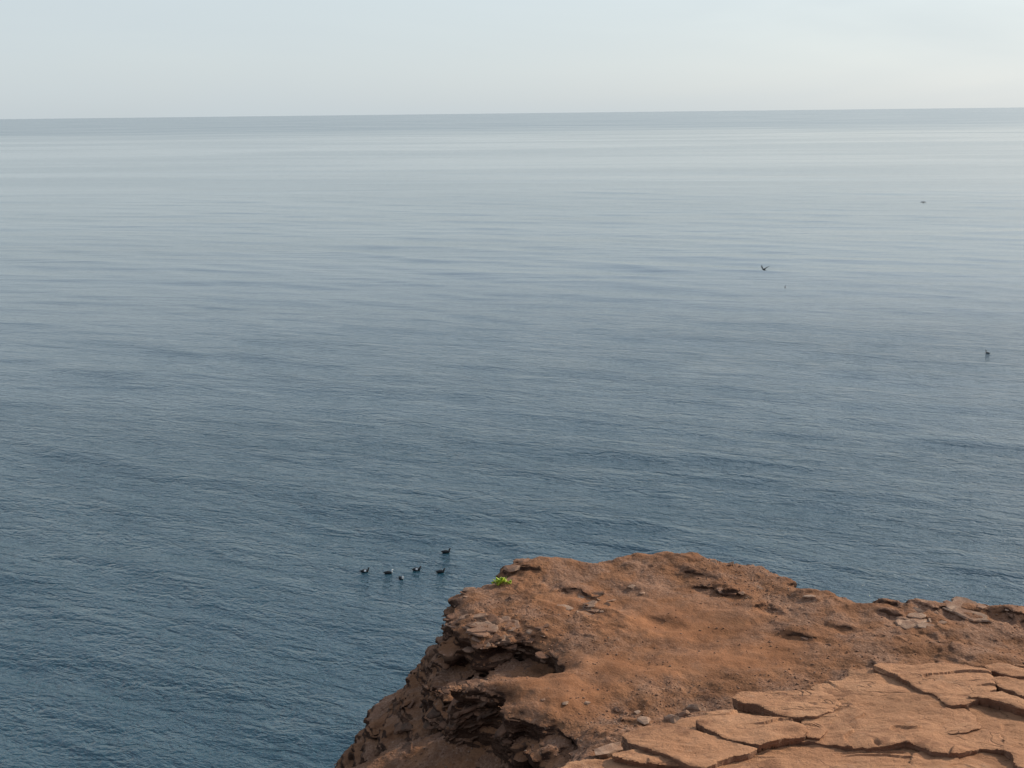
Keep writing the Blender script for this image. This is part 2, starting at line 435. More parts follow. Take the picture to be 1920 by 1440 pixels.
def surface_nets(D, org, h):
    nx, ny, nz = D.shape
    S = D < 0
    c = np.zeros((nx - 1, ny - 1, nz - 1), np.int8)
    for a in (0, 1):
        for b in (0, 1):
            for d in (0, 1):
                c += S[a:nx - 1 + a, b:ny - 1 + b, d:nz - 1 + d]
    act = (c > 0) & (c < 8)
    I = np.argwhere(act)
    idx = -np.ones(act.shape, np.int32); idx[act] = np.arange(len(I))
    acc = np.zeros((len(I), 3)); cnt = np.zeros(len(I))
    corners = [(a, b, d) for a in (0, 1) for b in (0, 1) for d in (0, 1)]
    for p in corners:
        for ax in range(3):
            if p[ax] == 1: continue
            q = list(p); q[ax] = 1
            d0 = D[I[:, 0] + p[0], I[:, 1] + p[1], I[:, 2] + p[2]]; d1 = D[I[:, 0] + q[0], I[:, 1] + q[1], I[:, 2] + q[2]]
            m = (d0 < 0) != (d1 < 0)
            t = np.where(m, d0 / np.where(m, d0 - d1, 1), 0)
            pt = np.tile(np.array(p, float), (len(I), 1)); pt[:, ax] += t
            acc[m] += pt[m]; cnt[m] += 1
    V = np.array(org) + h * (I + acc / cnt[:, None])
    F = []
    for ax in range(3):
        A = [slice(None)] * 3; B = [slice(None)] * 3
        A[ax] = slice(0, -1); B[ax] = slice(1, None)
        s0 = S[tuple(A)]; s1 = S[tuple(B)]
        ch = np.argwhere(s0 != s1)
        o1, o2 = [(1, 2), (2, 0), (0, 1)][ax]
        ok = (ch[:, o1] > 0) & (ch[:, o2] > 0) & (ch[:, o1] < D.shape[o1] - 1) & (ch[:, o2] < D.shape[o2] - 1)
        ch = ch[ok]
        def cell(da, db):
            k = ch.copy(); k[:, o1] -= da; k[:, o2] -= db
            return idx[k[:, 0], k[:, 1], k[:, 2]]
        q = np.stack([cell(1, 1), cell(0, 1), cell(0, 0), cell(1, 0)], -1)
        flip = ~s0[ch[:, 0], ch[:, 1], ch[:, 2]]
        q[flip] = q[flip][:, ::-1]
        F.append(q)
    return V, np.concatenate(F)

def bare_at(x, y):
    b = np.zeros(np.shape(x))
    for (bx, by, rx, ry) in ((1290,1165,.9,.8),(1180,1240,1.2,.35),(1380,1215,.9,.5),(1060,1290,.6,.35),(1100,1130,.5,.3)):
        c = unproject(bx, by, Z0)
        b = np.maximum(b, np.exp(-(((x - c[0]) / rx) ** 2 + ((y - c[1]) / ry) ** 2) ** 1.5))
    return b

def build_headland():
    h = 0.034
    x0, x1, y0, y1, z0, z1 = -3.6, 7.6, 8.3, 15.9, 10.3, 13.25
    xs = np.arange(x0, x1, h); ys = np.arange(y0, y1, h); zs = np.arange(z0, z1, h)
    X2, Y2 = np.meshgrid(xs, ys, indexing='ij')
    rim = poly_sd(RIM_XY, X2, Y2)
    shelf = poly_sd(SHELF_XY, X2, Y2)
    top = dirt_height(X2, Y2)
    wob = 0.05 * fbm(X2 * 2.2, Y2 * 2.2, 0 * X2, 3, 41)
    rim = (rim + wob).astype(np.float32); shelf = (shelf + wob).astype(np.float32)
    topA = (top - 0.10 * sstep(-0.28, 0.02, rim)).astype(np.float32)
    Zg = zs[None, None, :].astype(np.float32)
    dep = np.float32(Z0) - Zg                                   # depth below the platform
    def out(d):
        return np.interp(d, [-1, 0, .06, .14, .34, .6, 1.0, 1.6, 2.4], [0, 0, .0, -.07, -.10, -.02, .42, 1.0, 1.4]).astype(np.float32)
    def out2(d):
        return np.interp(d, [-1, .28, .36, .50, .8, 1.6, 2.4], [0, 0, -.05, -.05, .3, 1.0, 1.3]).astype(np.float32)
    grow3 = (1 + 1.7 * sstep(12.4, 11.0, Y2)).astype(np.float32)[:, :, None]
    A = np.maximum(Zg - topA[:, :, None], (rim[:, :, None] - np.where(out(dep) > 0, out(dep) * grow3, out(dep))) * np.float32(0.8))
    shtop = (Z0 - 0.17 + 0.03 * fbm(X2 * 2.5, Y2 * 2.5, 0 * X2, 3, 47) - 0.1 * sstep(-.3, .05, shelf)).astype(np.float32)
    B = np.maximum(Zg - shtop[:, :, None], (shelf[:, :, None] - np.where(out2(dep) > 0, out2(dep) * 1.5, out2(dep))) * np.float32(0.8))
    notch = (poly_sd(NOTCH_XY, X2, Y2) + wob).astype(np.float32)
    ntop = (Z0 - np.interp(X2, [-.9, -.3, .35], [.52, .40, .25]) + 0.03 * fbm(X2 * 2.5, Y2 * 2.5, 0 * X2, 3, 49)).astype(np.float32)
    B = np.minimum(B, np.maximum(Zg - ntop[:, :, None], notch[:, :, None] * np.float32(0.8)))
    D = np.minimum(A, B)
    # bedding and blocky breakage, only near the surface and only below the top skin
    band = np.abs(D) < 0.22
    bi = np.argwhere(band)
    px = xs[bi[:, 0]]; py = ys[bi[:, 1]]; pz = zs[bi[:, 2]]
    zt = pz + 0.05 * px - 0.04 * py + 0.06 * noise3(px * 0.9, py * 0.9, pz * 0.9, 52)
    layer = noise3(np.floor(zt / 0.085) * 3.7, px * 1.1, py * 1.1, 53)
    layer2 = noise3(np.floor(zt / 0.21) * 2.3, px * 0.8, py * 0.8, 54)
    blocks = fbm(px * 2.6, py * 2.6, zt * 4.0, 3, 55)
    jx = px + 0.12 * noise3(px * 2, py * 2, zt * 1.5, 56); jy = py + 0.12 * noise3(px * 2, py * 2, zt * 1.5, 57)
    blockq = noise3(np.floor((jx * .8 + jy * .6) / .34) * 1.7, np.floor((jy * .8 - jx * .6) / .26) * 1.9, np.floor(zt / .17) * 2.1, 58)
    edge = np.maximum(rim[bi[:, 0], bi[:, 1]], -0.6)
    m = sstep(-0.35, 0.02, edge)
    below = sstep(-0.02, 0.12, topA[bi[:, 0], bi[:, 1]] - pz)
    D[band] += (m * below * (0.05 * layer + 0.07 * layer2 + 0.03 * blocks + 0.085 * blockq)
                + m * (1 - below) * 0.02 * blocks).astype(np.float32)
    V, F = surface_nets(D, (x0, y0, z0), h)
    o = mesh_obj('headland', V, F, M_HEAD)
    md = o.modifiers.new('s', 'SUBSURF'); md.levels = 1; md.render_levels = 1
    dg = bpy.context.evaluated_depsgraph_get()
    me2 = bpy.data.meshes.new_from_object(o.evaluated_get(dg))
    o.modifiers.clear(); old = o.data; o.data = me2; bpy.data.meshes.remove(old)
    me2.name = 'headland'
    n = len(me2.vertices)
    co = np.empty(n * 3, np.float32); me2.vertices.foreach_get('co', co); co = co.reshape(-1, 3)
    no = np.empty(n * 3, np.float32); me2.vertex_normals.foreach_get('vector', no); no = no.reshape(-1, 3)
    x, y, z = co.T
    # trampled bare earth
    bare = bare_at(x, y)
    bare = np.clip(bare + 0.25 * fbm(x * 2, y * 2, z, 3, 71) * (bare > .05), 0, 1)
    flat = sstep(0.5, 0.85, no[:, 2])
    rough = 0.004 + 0.007 * (1 - bare) * flat + 0.016 * (1 - flat)
    d = rough * (fbm(x * 7, y * 7, z * 9, 4, 61, 0.6))
    zt = z + 0.05 * x - 0.04 * y + 0.03 * noise3(x * 2, y * 2, z * 2, 66)
    d += (1 - flat) * 0.028 * noise3(np.floor(zt / 0.05) * 5.3, x * 2.5, y * 2.5, 67)
    # small stones half buried
    lump = noise3(x * 16, y * 16, z * 16, 63)
    d += flat * (1 - 0.8 * bare) * 0.016 * np.clip(lump - 0.35, 0, 1)
    co += no * d[:, None]
    me2.vertices.foreach_set('co', co.ravel())
    at = me2.attributes.new('bare', 'FLOAT', 'POINT'); at.data.foreach_set('value', bare.astype(np.float32))
    me2.polygons.foreach_set('use_smooth', np.ones(len(me2.polygons), bool))
    me2.update(); me2.set_sharp_from_angle(angle=math.radians(42))
    tag(o, 'red brown rocky headland with bare earth top and shaded broken edge', 'headland', kind='structure')
    return o
HEAD = build_headland()
from mathutils.bvhtree import BVHTree
def bvh_of(o):
    me = o.data
    return BVHTree.FromPolygons([v.co for v in me.vertices], [p.vertices for p in me.polygons])
HB = bvh_of(HEAD)
def ground(x, y):
    r = HB.ray_cast(Vector((x, y, 15.0)), Vector((0, 0, -1)))
    return (r[0], r[1]) if r[0] else (None, None)
def look(px, py):
    d = Vector(_F * FPX + _R * (px - 960.0) + _U * (720.0 - py)).normalized()
    r = HB.ray_cast(Vector(CAM), d)
    return (r[0], r[1]) if r[0] else (None, None)

# lower cliff and the bluff behind, below and beside the picture
def build_lower_cliff():
    base = pl([(847,1110),(982,1060),(1208,1040),(1440,1060),(1600,1125),(1920,1134),(2600,1170)], Z0)
    path = [(-16, -30), (-9, -8), (-5, 2), (-2.6, 7.0), (-1.9, 9.0), (-1.5, 11.0), (-1.3, 12.6)] + [(p[0] - 0.3, p[1] + 0.5) for p in base] + [(14, 13.5), (24, 17), (40, 15)]
    path = np.array(path); seg = np.r_[0, np.cumsum(np.linalg.norm(np.diff(path, axis=0), axis=1))]
    s = np.linspace(0, seg[-1], 420)
    P = np.stack([np.interp(s, seg, path[:, 0]), np.interp(s, seg, path[:, 1])], -1)
    t = np.gradient(P, axis=0); t /= np.linalg.norm(t, axis=1)[:, None]
    nrm = np.stack([-t[:, 1], t[:, 0]], -1)
    zs = np.linspace(10.75, -1.5, 60)
    Zm, _ = np.meshgrid(zs, s, indexing='ij')
    lay = noise3(np.floor(Zm / 0.35) * 3.1, P[None, :, 0] * .5, P[None, :, 1] * .5, 81)
    off = 0.2 + (10.75 - Zm) * 0.12 + 0.2 * lay + 0.35 * fbm(P[None, :, 0] * .5, P[None, :, 1] * .5, Zm * .5, 4, 83)
    X = P[None, :, 0] + nrm[None, :, 0] * off; Y = P[None, :, 1] + nrm[None, :, 1] * off
    V = np.stack([X, Y, Zm], -1).reshape(-1, 3); n = len(s)
    i = np.arange(len(zs) - 1)[:, None]; j = np.arange(n - 1)[None, :]
    F = np.stack([i * n + j, i * n + j + 1, (i + 1) * n + j + 1, (i + 1) * n + j], -1).reshape(-1, 4)
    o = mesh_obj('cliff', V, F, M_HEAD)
    tag(o, 'layered red sandstone cliff falling from the headland to the sea', 'cliff', kind='structure')
    # bluff
    xs = np.arange(-14, 41, 0.25); ys = np.arange(-30, 16.2, 0.25)
    X, Y = np.meshgrid(xs, ys, indexing='ij')
    edge = np.interp(Y, path[:7, 1], path[:7, 0])
    z = np.interp(Y, [-30, 0.8, 2.5, 5, 8.4, 9.2, 12], [17.2, 16.4, 15.9, 14.3, 12.75, 12.3, 12.2])
    z = np.where(X > 7.4, np.maximum(z, np.interp(Y, [8, 10, 13, 17], [12.75, 12.6, 12.45, 12.3])), z - 2.0 * sstep(8.7, 9.6, Y))
    z = z + 0.1 * fbm(X * .7, Y * .7, 0 * X, 4, 85)
    far = np.interp(X, [-14, 7, 14, 24, 40], [9.2, 13.0, 13.3, 16.5, 15])
    drop = np.maximum(sstep(0.3, -0.8, X - edge), sstep(-0.3, 0.5, Y - far))
    z = z - drop * 3.0
    V = np.stack([X, Y, z], -1).reshape(-1, 3); n = len(ys)
    i = np.arange(len(xs) - 1)[:, None]; j = np.arange(n - 1)[None, :]
    F = np.stack([i * n + j, (i + 1) * n + j, (i + 1) * n + j + 1, i * n + j + 1], -1).reshape(-1, 4)
    keep = ((X - edge > -1.2) & (Y < far + 0.8) & ~((X < 7.2) & (Y > 9.4)))[:-1, :-1].ravel()
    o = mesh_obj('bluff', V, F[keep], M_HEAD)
    tag(o, 'bare earth bluff sloping down to the headland', 'bluff', kind='structure')
build_lower_cliff()

# ------------------------------------------------------------------ sandstone slabs on the near side
def c2(pts): return [(1260 + x / 2.909, 1000 + y / 2.909) for x, y in pts]
def c3(pts): return [(1060 + x / 4.364, 1220 + y / 4.364) for x, y in pts]
SLABS = [  # (outline, lift above the slab plane, thickness, stain)
    (c3([(505,672),(640,640),(840,612),(900,626),(1140,672),(1400,762),(1520,782),(1470,806),(1300,862),(1200,915),(1130,935),(1000,922),(900,880),(770,826),(650,780),(540,720)]), .07, .2, .0),
    (c3([(1115,582),(1200,520),(1310,500),(1420,515),(1520,545),(1830,555),(1920,620),(1900,670),(1800,700),(1600,758),(1500,728),(1300,682),(1180,628)]), .075, .11, .0),
    (c3([(930,602),(960,576),(1120,552),(1300,560),(1500,650),(1650,740),(1560,790),(1400,765),(1140,672)]), -.05, .15, .0),
    (c2([(375,900),(400,877),(590,860),(700,850),(860,878),(905,920),(850,952),(770,985),(690,992),(600,985),(480,935)]), .06, .16, .0),
    (c2([(780,842),(850,822),(945,806),(975,780),(985,758),(1120,755),(1300,838),(1390,866),(1300,884),(1000,896),(900,884),(820,862)]), .0, .12, .1),
    (c2([(1125,740),(1150,716),(1330,722),(1480,718),(1590,714),(1690,735),(1728,790),(1742,850),(1640,902),(1530,934),(1480,884),(1385,862),(1300,806),(1200,762)]), .035, .12, .0),
    (c2([(740,1030),(760,1005),(850,956),(900,948),(1000,892),(1380,868),(1480,886),(1560,930),(1640,1000),(1655,1060),(1740,1080),(1800,1120),(1820,1165),(1660,1148),(1550,1196),(1400,1182),(1275,1135),(1060,1160),(900,1152),(725,1122)]), .02, .12, 1.0),
    (c2([(180,1262),(480,1148),(720,1122),(860,1178),(1060,1170),(1240,1162),(1255,1200),(1325,1240),(1320,1320),(1340,1420),(200,1420),(60,1330)]), -.01, .14, .15),
    (c2([(1240,1165),(1280,1140),(1400,1192),(1540,1210),(1660,1158),(1820,1168),(1880,1240),(1930,1300),(1930,1420),(1345,1420),(1320,1240)]), -.025, .14, .1),
    (c2([(1630,902),(1700,910),(1920,962),(2150,1000),(2150,1280),(1940,1200),(1820,1112),(1740,1072),(1660,1045),(1648,990),(1560,932)]), -.04, .12, .6),
    (c2([(1700,722),(1780,704),(1920,728),(2120,750),(2120,800),(1920,778),(1820,764),(1740,745)]), .03, .10, .2),
    (c2([(1736,800),(1770,790),(1920,802),(2120,830),(2120,905),(1920,884),(1860,858),(1790,836)]), .04, .12, .2),
    (c2([(1636,900),(1700,872),(1800,862),(1920,890),(2120,915),(2120,975),(1920,948),(1800,926)]), .045, .12, .1),
    (c2([(1820,1120),(1920,1180),(2120,1260),(2120,1420),(1940,1420),(1890,1240),(1825,1168)]), .0, .12, .2),
    (c3([(440,872),(540,838),(640,808),(770,828),(900,884),(925,912),(780,912),(560,896)]), .035, .10, .0),
    (c3([(60,936),(330,905),(440,876),(560,902),(780,918),(910,918),(1000,940),(1120,950),(1120,1120),(-150,1120)]), .0, .12, .0),
    (c2([(1470,985),(1500,975),(1570,990),(1600,1010),(1655,1040),(1650,1062),(1600,1080),(1520,1085),(1470,1040)]), .012, .03, .0),
    (c2([(775,1010),(860,955),(960,950),(1040,1000),(1060,1050),(940,1072),(860,1066),(800,1045)]), .022, .05, .15),
    (c3([(1990,640),(2010,600),(2060,585),(2080,620),(2080,680),(2050,700),(2010,690)]), .045, .05, .0),
]

def build_slab(k, outline, lift, thick, stain, grow=0.05):
    P = pl(outline, Z0 + 0.25 + lift)
    # refine the outline on its own plane
    for it in range(3):
        P = np.array([unproject(px, py, slab_plane(p[0], p[1]) + lift)[:2] for (px, py), p in zip(outline, P)])
    g = 0.0125
    lo = P.min(0) - 4 * g - grow; hi = P.max(0) + 4 * g + grow
    xs = np.arange(lo[0], hi[0], g); ys = np.arange(lo[1], hi[1], g)
    X, Y = np.meshgrid(xs, ys, indexing='ij')
    sd = poly_sd(P, X, Y) - grow + 0.03 * fbm(X * 4, Y * 4, 0 * X + k * 3.3, 3, 101) + 0.010 * np.abs(fbm(X * 16, Y * 16, 0 * X + k, 3, 103))
    gx, gy = np.gradient(sd, g)
    gl = np.sqrt(gx ** 2 + gy ** 2) + 1e-6; gx /= gl; gy /= gl
    tx, ty = rng.normal(0, 0.018, 2)
    cx, cy = P.mean(0)
    top = slab_plane(X, Y) + lift + tx * (X - cx) + ty * (Y - cy) + 0.012 * fbm(X * 1.6, Y * 1.6, 0 * X + k, 3, 105)
    # thin sheets flaking off: curved steps
    f = 2.4 * fbm(X * 0.9, Y * 1.5, 0 * X + k * 2.7, 3, 107) + 0.7 * (Y - cy) + 0.6 * (X - cx)
    fl = np.floor(f); fr = f - fl
    strength = sstep(-0.3, 0.4, noise3(X * 1.3, Y * 1.3, 0 * X + k, 109))
    top += (0.006 if k in (0, 15) else 0.024) * strength * (sstep(0.0, 0.03, fr) - fr) 
    top += 0.004 * fbm(X * 14, Y * 14, 0 * X, 3, 111) + 0.010 * fbm(X * 3.5, Y * 6, 0 * X + k, 3, 115)
    top -= 0.008 * np.exp(np.clip(sd, -1, 0) / 0.012)                # worn edge
    bot = top - thick
    Xo, Yo, Zo = X.copy(), Y.copy(), top.copy()
    e0 = (sd > -0.5 * g) & (sd <= 0.6 * g)
    mv = np.where(e0, -sd, 0.0); Xo += gx * mv; Yo += gy * mv
    e1 = (sd > 0.6 * g) & (sd <= 1.7 * g)          # foot of the side wall
    mv = np.where(e1, -sd - 0.004, 0); Xo += gx * mv; Yo += gy * mv; Zo = np.where(e1, top - thick * 0.42, Zo)
    e2 = (sd > 1.7 * g) & (sd <= 2.9 * g)
    mv = np.where(e2, -sd - 0.025, 0); Xo += gx * mv; Yo += gy * mv; Zo = np.where(e2, bot, Zo)
    ok = sd <= 2.9 * g
    n = len(ys)
    i = np.arange(len(xs) - 1)[:, None]; j = np.arange(n - 1)[None, :]
    F = np.stack([i * n + j, (i + 1) * n + j, (i + 1) * n + j + 1, i * n + j + 1], -1).reshape(-1, 4)
    F = F[ok.ravel()[F].all(1)]
    used = np.unique(F); rm = -np.ones(X.size, np.int64); rm[used] = np.arange(len(used))
    V = np.stack([Xo, Yo, Zo], -1).reshape(-1, 3)[used]
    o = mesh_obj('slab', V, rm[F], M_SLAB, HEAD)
    o.data.set_sharp_from_angle(angle=math.radians(38))
    c = unproject(1620, 1345, Z0 + .3)
    st = stain * np.exp(-(((V[:, 0] - c[0]) / .9) ** 2 + ((V[:, 1] - c[1]) / .35) ** 2)) if stain == 1.0 else np.full(len(V), stain)
    at = o.data.attributes.new('stain', 'FLOAT', 'POINT'); at.data.foreach_set('value', st.astype(np.float32))
    return o
build_slab(99, [(1075,1465),(1150,1425),(1210,1392),(1300,1362),(1390,1335),(1420,1312),(1530,1296),(1600,1272),(1660,1256),(1830,1252),(1930,1246),(2150,1250),(2150,1500),(1075,1520)], -.045, .12, .3, 0.0)
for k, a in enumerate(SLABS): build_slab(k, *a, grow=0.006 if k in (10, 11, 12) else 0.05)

# ------------------------------------------------------------------ stones, flakes and gravel
def stone_mesh(seed, flat=0.5, sub=2, rough=0.28):
    bm = bmesh.new(); bmesh.ops.create_icosphere(bm, subdivisions=sub, radius=1.0)
    V = np.array([v.co for v in bm.verts])
    q = V.copy()
    r = np.random.default_rng(seed)
    for _ in range(13):                                   # chop flat facets
        nrm = r.normal(0, 1, 3); nrm /= np.linalg.norm(nrm); dd = r.uniform(.35, .72)
        over = np.clip(q @ nrm - dd, 0, None); q -= over[:, None] * nrm * 0.9
    q *= (1 + rough * 0.5 * fbm(V[:, 0] * 1.7 + seed, V[:, 1] * 1.7, V[:, 2] * 1.7, 2, seed))[:, None]
    q[:, 2] *= flat
    q *= np.array([1, r.uniform(.6, .9), 1]) * 1.25
    F = np.array([[v.index for v in f.verts] for f in bm.faces]); bm.free()
    return q, F
PROTO = []
for s in range(8):
    q, F = stone_mesh(200 + s, flat=[.5, .38, .62, .3, .45, .55, .25, .7][s])
    PROTO.append((q, F))

def place_stone(name, px, py, size, mat, proto=None, sink=0.42, rz=None, tilt=(0, 0), sc=(1, 1, 1)):
    p, nrm = look(px, py)
    if p is None: return None
    k = random.randrange(8) if proto is None else proto
    key = 'stone_%d_%s' % (k, mat.name)
    me = bpy.data.meshes.get(key)
    if me is None:
        q, F = PROTO[k]
        o = mesh_obj('stone', q, F, mat); o.data.name = key
        o.data.polygons.foreach_set('use_smooth', np.zeros(len(o.data.polygons), bool))
    else:
        o = bpy.data.objects.new('stone', me); col.objects.link(o)
    o.name = name; o.parent = HEAD
    r = size * p.__sub__(Vector(CAM)).length / FPX * 0.5
    o.location = p + Vector((0, 0, r * (0.45 - sink)))
    o.rotation_euler = (tilt[0], tilt[1], random.uniform(0, 6.28) if rz is None else rz)
    o.scale = (r * sc[0], r * sc[1], r * sc[2])
    return o

# larger stones that stand out one by one: (px, py, width px)
for (px, py, w, m, kw) in [
        (966,1071,44,M_STONE,dict(proto=0, rz=.2, sc=(1,.6,.9), sink=.2)), (1140,1412,84,M_PALE,dict(proto=1, rz=.35, sc=(1,.6,1.2))),
        (1262,1352,40,M_PALE,dict(proto=2)), (1305,1330,34,M_STONE,{}), (1210,1350,30,M_PALE,{}),
        
        (1510,1198,22,M_STONE,{}), (1720,1166,84,M_PALE,dict(proto=6, rz=.1, sink=.52, sc=(1,1,.7))),
        (1690,1160,20,M_STONE,{}), (1390,1112,16,M_STONE,{}),
        (1520,1118,24,M_PALE,{}), (1185,1100,22,M_STONE,{}), (1205,1112,16,M_PALE,{}), (880,1105,30,M_STONE,dict(proto=3)), (862,1112,22,M_STONE,{}),
        (1060,1318,18,M_STONE,{}), (1100,1318,16,M_PALE,{}), (1020,1312,14,M_STONE,{}), (1195,1335,16,M_PALE,{}), (1155,1330,18,M_STONE,{}), (1285,1340,26,M_STONE,{})]:
    place_stone('stone', px, py, w, m, **kw)
# thin beds of rock sticking out of the broken ledge and the shaded slope
def plate_mesh(seed):
    r = np.random.default_rng(seed); n = int(r.integers(9, 14))
    a = np.sort(r.uniform(0, 2 * math.pi, n)); a = np.linspace(0, 2 * math.pi, n, endpoint=False) * .75 + a * .25
    rad = r.uniform(.62, 1.0, n); asp = r.uniform(.5, .8)
    ring = np.stack([np.cos(a) * rad, np.sin(a) * rad * asp], -1)
    V = []
    for sc, z in ((.9, -.10), (1.0, -.05), (.985, .03), (.88, .085)):
        for (x, y) in ring * sc * (1 + r.normal(0, .02, (n, 1))): V.append((x, y, z + r.normal(0, .012)))
    F = [tuple(range(n))[::-1], tuple(range(3 * n, 4 * n))]
    for q in range(3):
        for e in range(n): F.append((q * n + e, q * n + (e + 1) % n, q * n + n + (e + 1) % n, q * n + n + e))
    return V, F
PLATES = {}
def place_flake(px, py, size, mat, r, into=0.45, dip=0.06):
    p, nrm = look(px, py)
    if p is None: return
    k = (r.randrange(10), mat.name)
    if k not in PLATES:
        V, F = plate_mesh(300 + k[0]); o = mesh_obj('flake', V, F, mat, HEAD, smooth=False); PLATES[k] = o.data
    else:
        o = bpy.data.objects.new('flake', PLATES[k]); col.objects.link(o); o.parent = HEAD
    L = size * (p - Vector(CAM)).length / FPX * 0.5
    hn = Vector((nrm.x, nrm.y, 0))
    o.location = p - (hn.normalized() if hn.length > .15 else Vector()) * L * into - Vector((0, 0, .05 * L))
    o.rotation_euler = (Matrix.Rotation(-r.gauss(dip, .12), 3, 'Y') @ Matrix.Rotation(r.gauss(.05, .12), 3, 'X') @ Matrix.Rotation(r.uniform(0, 6.28), 3, 'Z')).to_euler()
    o.scale = (L, L, L * r.uniform(.35, .9))
rr = random.Random(5)
for (cx, cy, sx, sy, n, s0, s1) in [(930,1172,80,14,30,24,80),(950,1205,70,16,34,24,84),(985,1232,50,12,18,20,64),(850,1292,40,14,26,20,60),
                                    (770,1360,80,40,44,24,80),(870,1350,60,36,60,24,90),(865,1108,24,10,14,16,40),(985,1395,45,22,22,16,50),
                                    (1110,1120,50,10,12,14,44),(840,1160,12,26,14,18,44),(1380,1056,50,4,10,14,40),(1800,1141,110,8,16,30,80),(1105,1142,36,6,14,20,56),(1720,1166,40,5,8,24,60),(1370,1112,40,8,10,14,40)]:
    for _ in range(n):
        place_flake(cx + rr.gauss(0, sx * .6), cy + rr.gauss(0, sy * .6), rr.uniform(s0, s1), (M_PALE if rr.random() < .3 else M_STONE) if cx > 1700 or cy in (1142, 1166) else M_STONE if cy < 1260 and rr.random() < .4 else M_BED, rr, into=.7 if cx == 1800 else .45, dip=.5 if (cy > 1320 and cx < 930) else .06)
# gravel: countless small stones in one mesh
def gravel(n, seed):
    r = np.random.default_rng(seed)
    bm = bmesh.new(); bmesh.ops.create_icosphere(bm, subdivisions=1, radius=1.0)
    bv = np.array([v.co for v in bm.verts]); bf = np.array([[v.index for v in f.verts] for f in bm.faces]); bm.free()
    V = []; F = []; k = 0; tries = 0
    while k < n and tries < n * 6:
        tries += 1
        x = r.uniform(-2.4, 6.2); y = r.uniform(9.6, 15.4)
        if noise3(x * 1.1, y * 1.1, 0.5, 121) + 0.3 * r.normal() < 0.05: continue
        if bare_at(np.array(x), np.array(y)) > .3 and r.random() < .85: continue
        p, nn = ground(x, y)
        if p is None or p.z < 11.4 or nn.z < 0.35: continue
        s = 0.004 + 0.012 * r.random() ** 4
        q = bv * (1 + 0.35 * r.normal(0, .6, (len(bv), 1))).clip(.5, 1.5)
        q = q * np.array([1, r.uniform(.6, 1), r.uniform(.35, .8)]) * s
        a = r.uniform(0, 6.28); c, sn = math.cos(a), math.sin(a)
        q = np.stack([q[:, 0] * c - q[:, 1] * sn, q[:, 0] * sn + q[:, 1] * c, q[:, 2]], -1)
        V.append(q + np.array([p.x, p.y, p.z + s * 0.15])); F.append(bf + k * len(bv)); k += 1
    o = mesh_obj('gravel', np.concatenate(V), np.concatenate(F), [M_GRAV, M_STONE], HEAD, smooth=False,
                 matidx=np.repeat((r.random(k) < .3).astype(int), len(bf)))
    tag(o, kind='stuff')
gravel(11000, 77)

# ------------------------------------------------------------------ green tuft on the rim
def build_tuft():
    p, nn = next(r for r in (look(940, 1093 + 2 * i) for i in range(30)) if r[0])
    root = bpy.data.objects.new('plant', None); col.objects.link(root); root.location = p
    tag(root, 'small bright green leafy plant growing on the red headland rim', 'plant')
    r = random.Random(11); W = 35 * (p - Vector(CAM)).length / FPX
    V = []; F = []; SV = []; SF = []
    for i in range(95):
        bx = r.gauss(0, .26) * W; by = r.gauss(0, .13) * W; bx = max(-W * .5, min(W * .5, bx))
        hgt = W * r.uniform(.16, .42) * (1.1 - 1.2 * abs(bx) / W)
        yaw = r.uniform(0, 6.28); lean = r.uniform(.1, .75)
        d = Vector((math.cos(yaw) * math.sin(lean), math.sin(yaw) * math.sin(lean), math.cos(lean)))
        s = d.cross(Vector((0, 0, 1))); s = s.normalized() if s.length > 1e-4 else Vector((1, 0, 0))
        b = Vector((bx, by, -0.005)); w = W * r.uniform(.035, .06); nn_ = s.cross(d)
        k = len(V)
        for t, ww, bend in ((0, .35, 0), (.4, 1, .0), (.75, .9, .06), (1, .1, .16)):
            c = b + d * hgt * t - Vector((0, 0, 1)) * bend * hgt + Vector((d.x, d.y, 0)) * bend * hgt
            V += [c - s * w * ww, c + nn_ * w * .35 * ww, c + s * w * ww, c - nn_ * w * .25 * ww]
        for q in range(3):
            for e in range(4):
                F.append((k + q * 4 + e, k + q * 4 + (e + 1) % 4, k + q * 4 + 4 + (e + 1) % 4, k + q * 4 + 4 + e))
        F.append((k + 12, k + 13, k + 14, k + 15))
    mg = NT('fleshy_green_leaf')
    c = mg.ramp(mg.noise(45, 3, .6), [(.3, (.14, .24, .012)), (.55, (.34, .44, .02)), (.75, (.55, .58, .05))])
    mg.b.inputs['Subsurface Weight'].default_value = 0.0
    mg.finish(c, .5, None, .4)
    mesh_obj('leaves', [tuple(v) for v in V], F, mg.m, root)
    # woody base with dead brown leaves
    ms = mat_plain('dry_stem', (.14, .09, .03), .9, (.24, .16, .05), 60)
    for i in range(34):
        bx = r.gauss(.05, .22) * W; by = r.gauss(-.16, .08) * W
        a = r.uniform(-.6, .6); L = W * r.uniform(.08, .2)
        d = Vector((math.cos(a) * L, math.sin(a) * L * .5, r.uniform(-.03, .03))); s = Vector((-d.y, d.x, 0)).normalized() * W * .02
        b = Vector((bx, by, .012)); k = len(SV)
        for t, ww in ((0, .4), (.5, 1), (1, .2)):
            c0 = b + d * t
            SV += [c0 - s * ww, c0 + Vector((0, 0, W * .02 * ww)), c0 + s * ww]
        for q in range(2):
            for e in range(3): SF.append((k + q * 3 + e, k + q * 3 + (e + 1) % 3, k + q * 3 + 3 + (e + 1) % 3, k + q * 3 + 3 + e))
    mesh_obj('dry_stems', [tuple(v) for v in SV], SF, ms, root)
build_tuft()

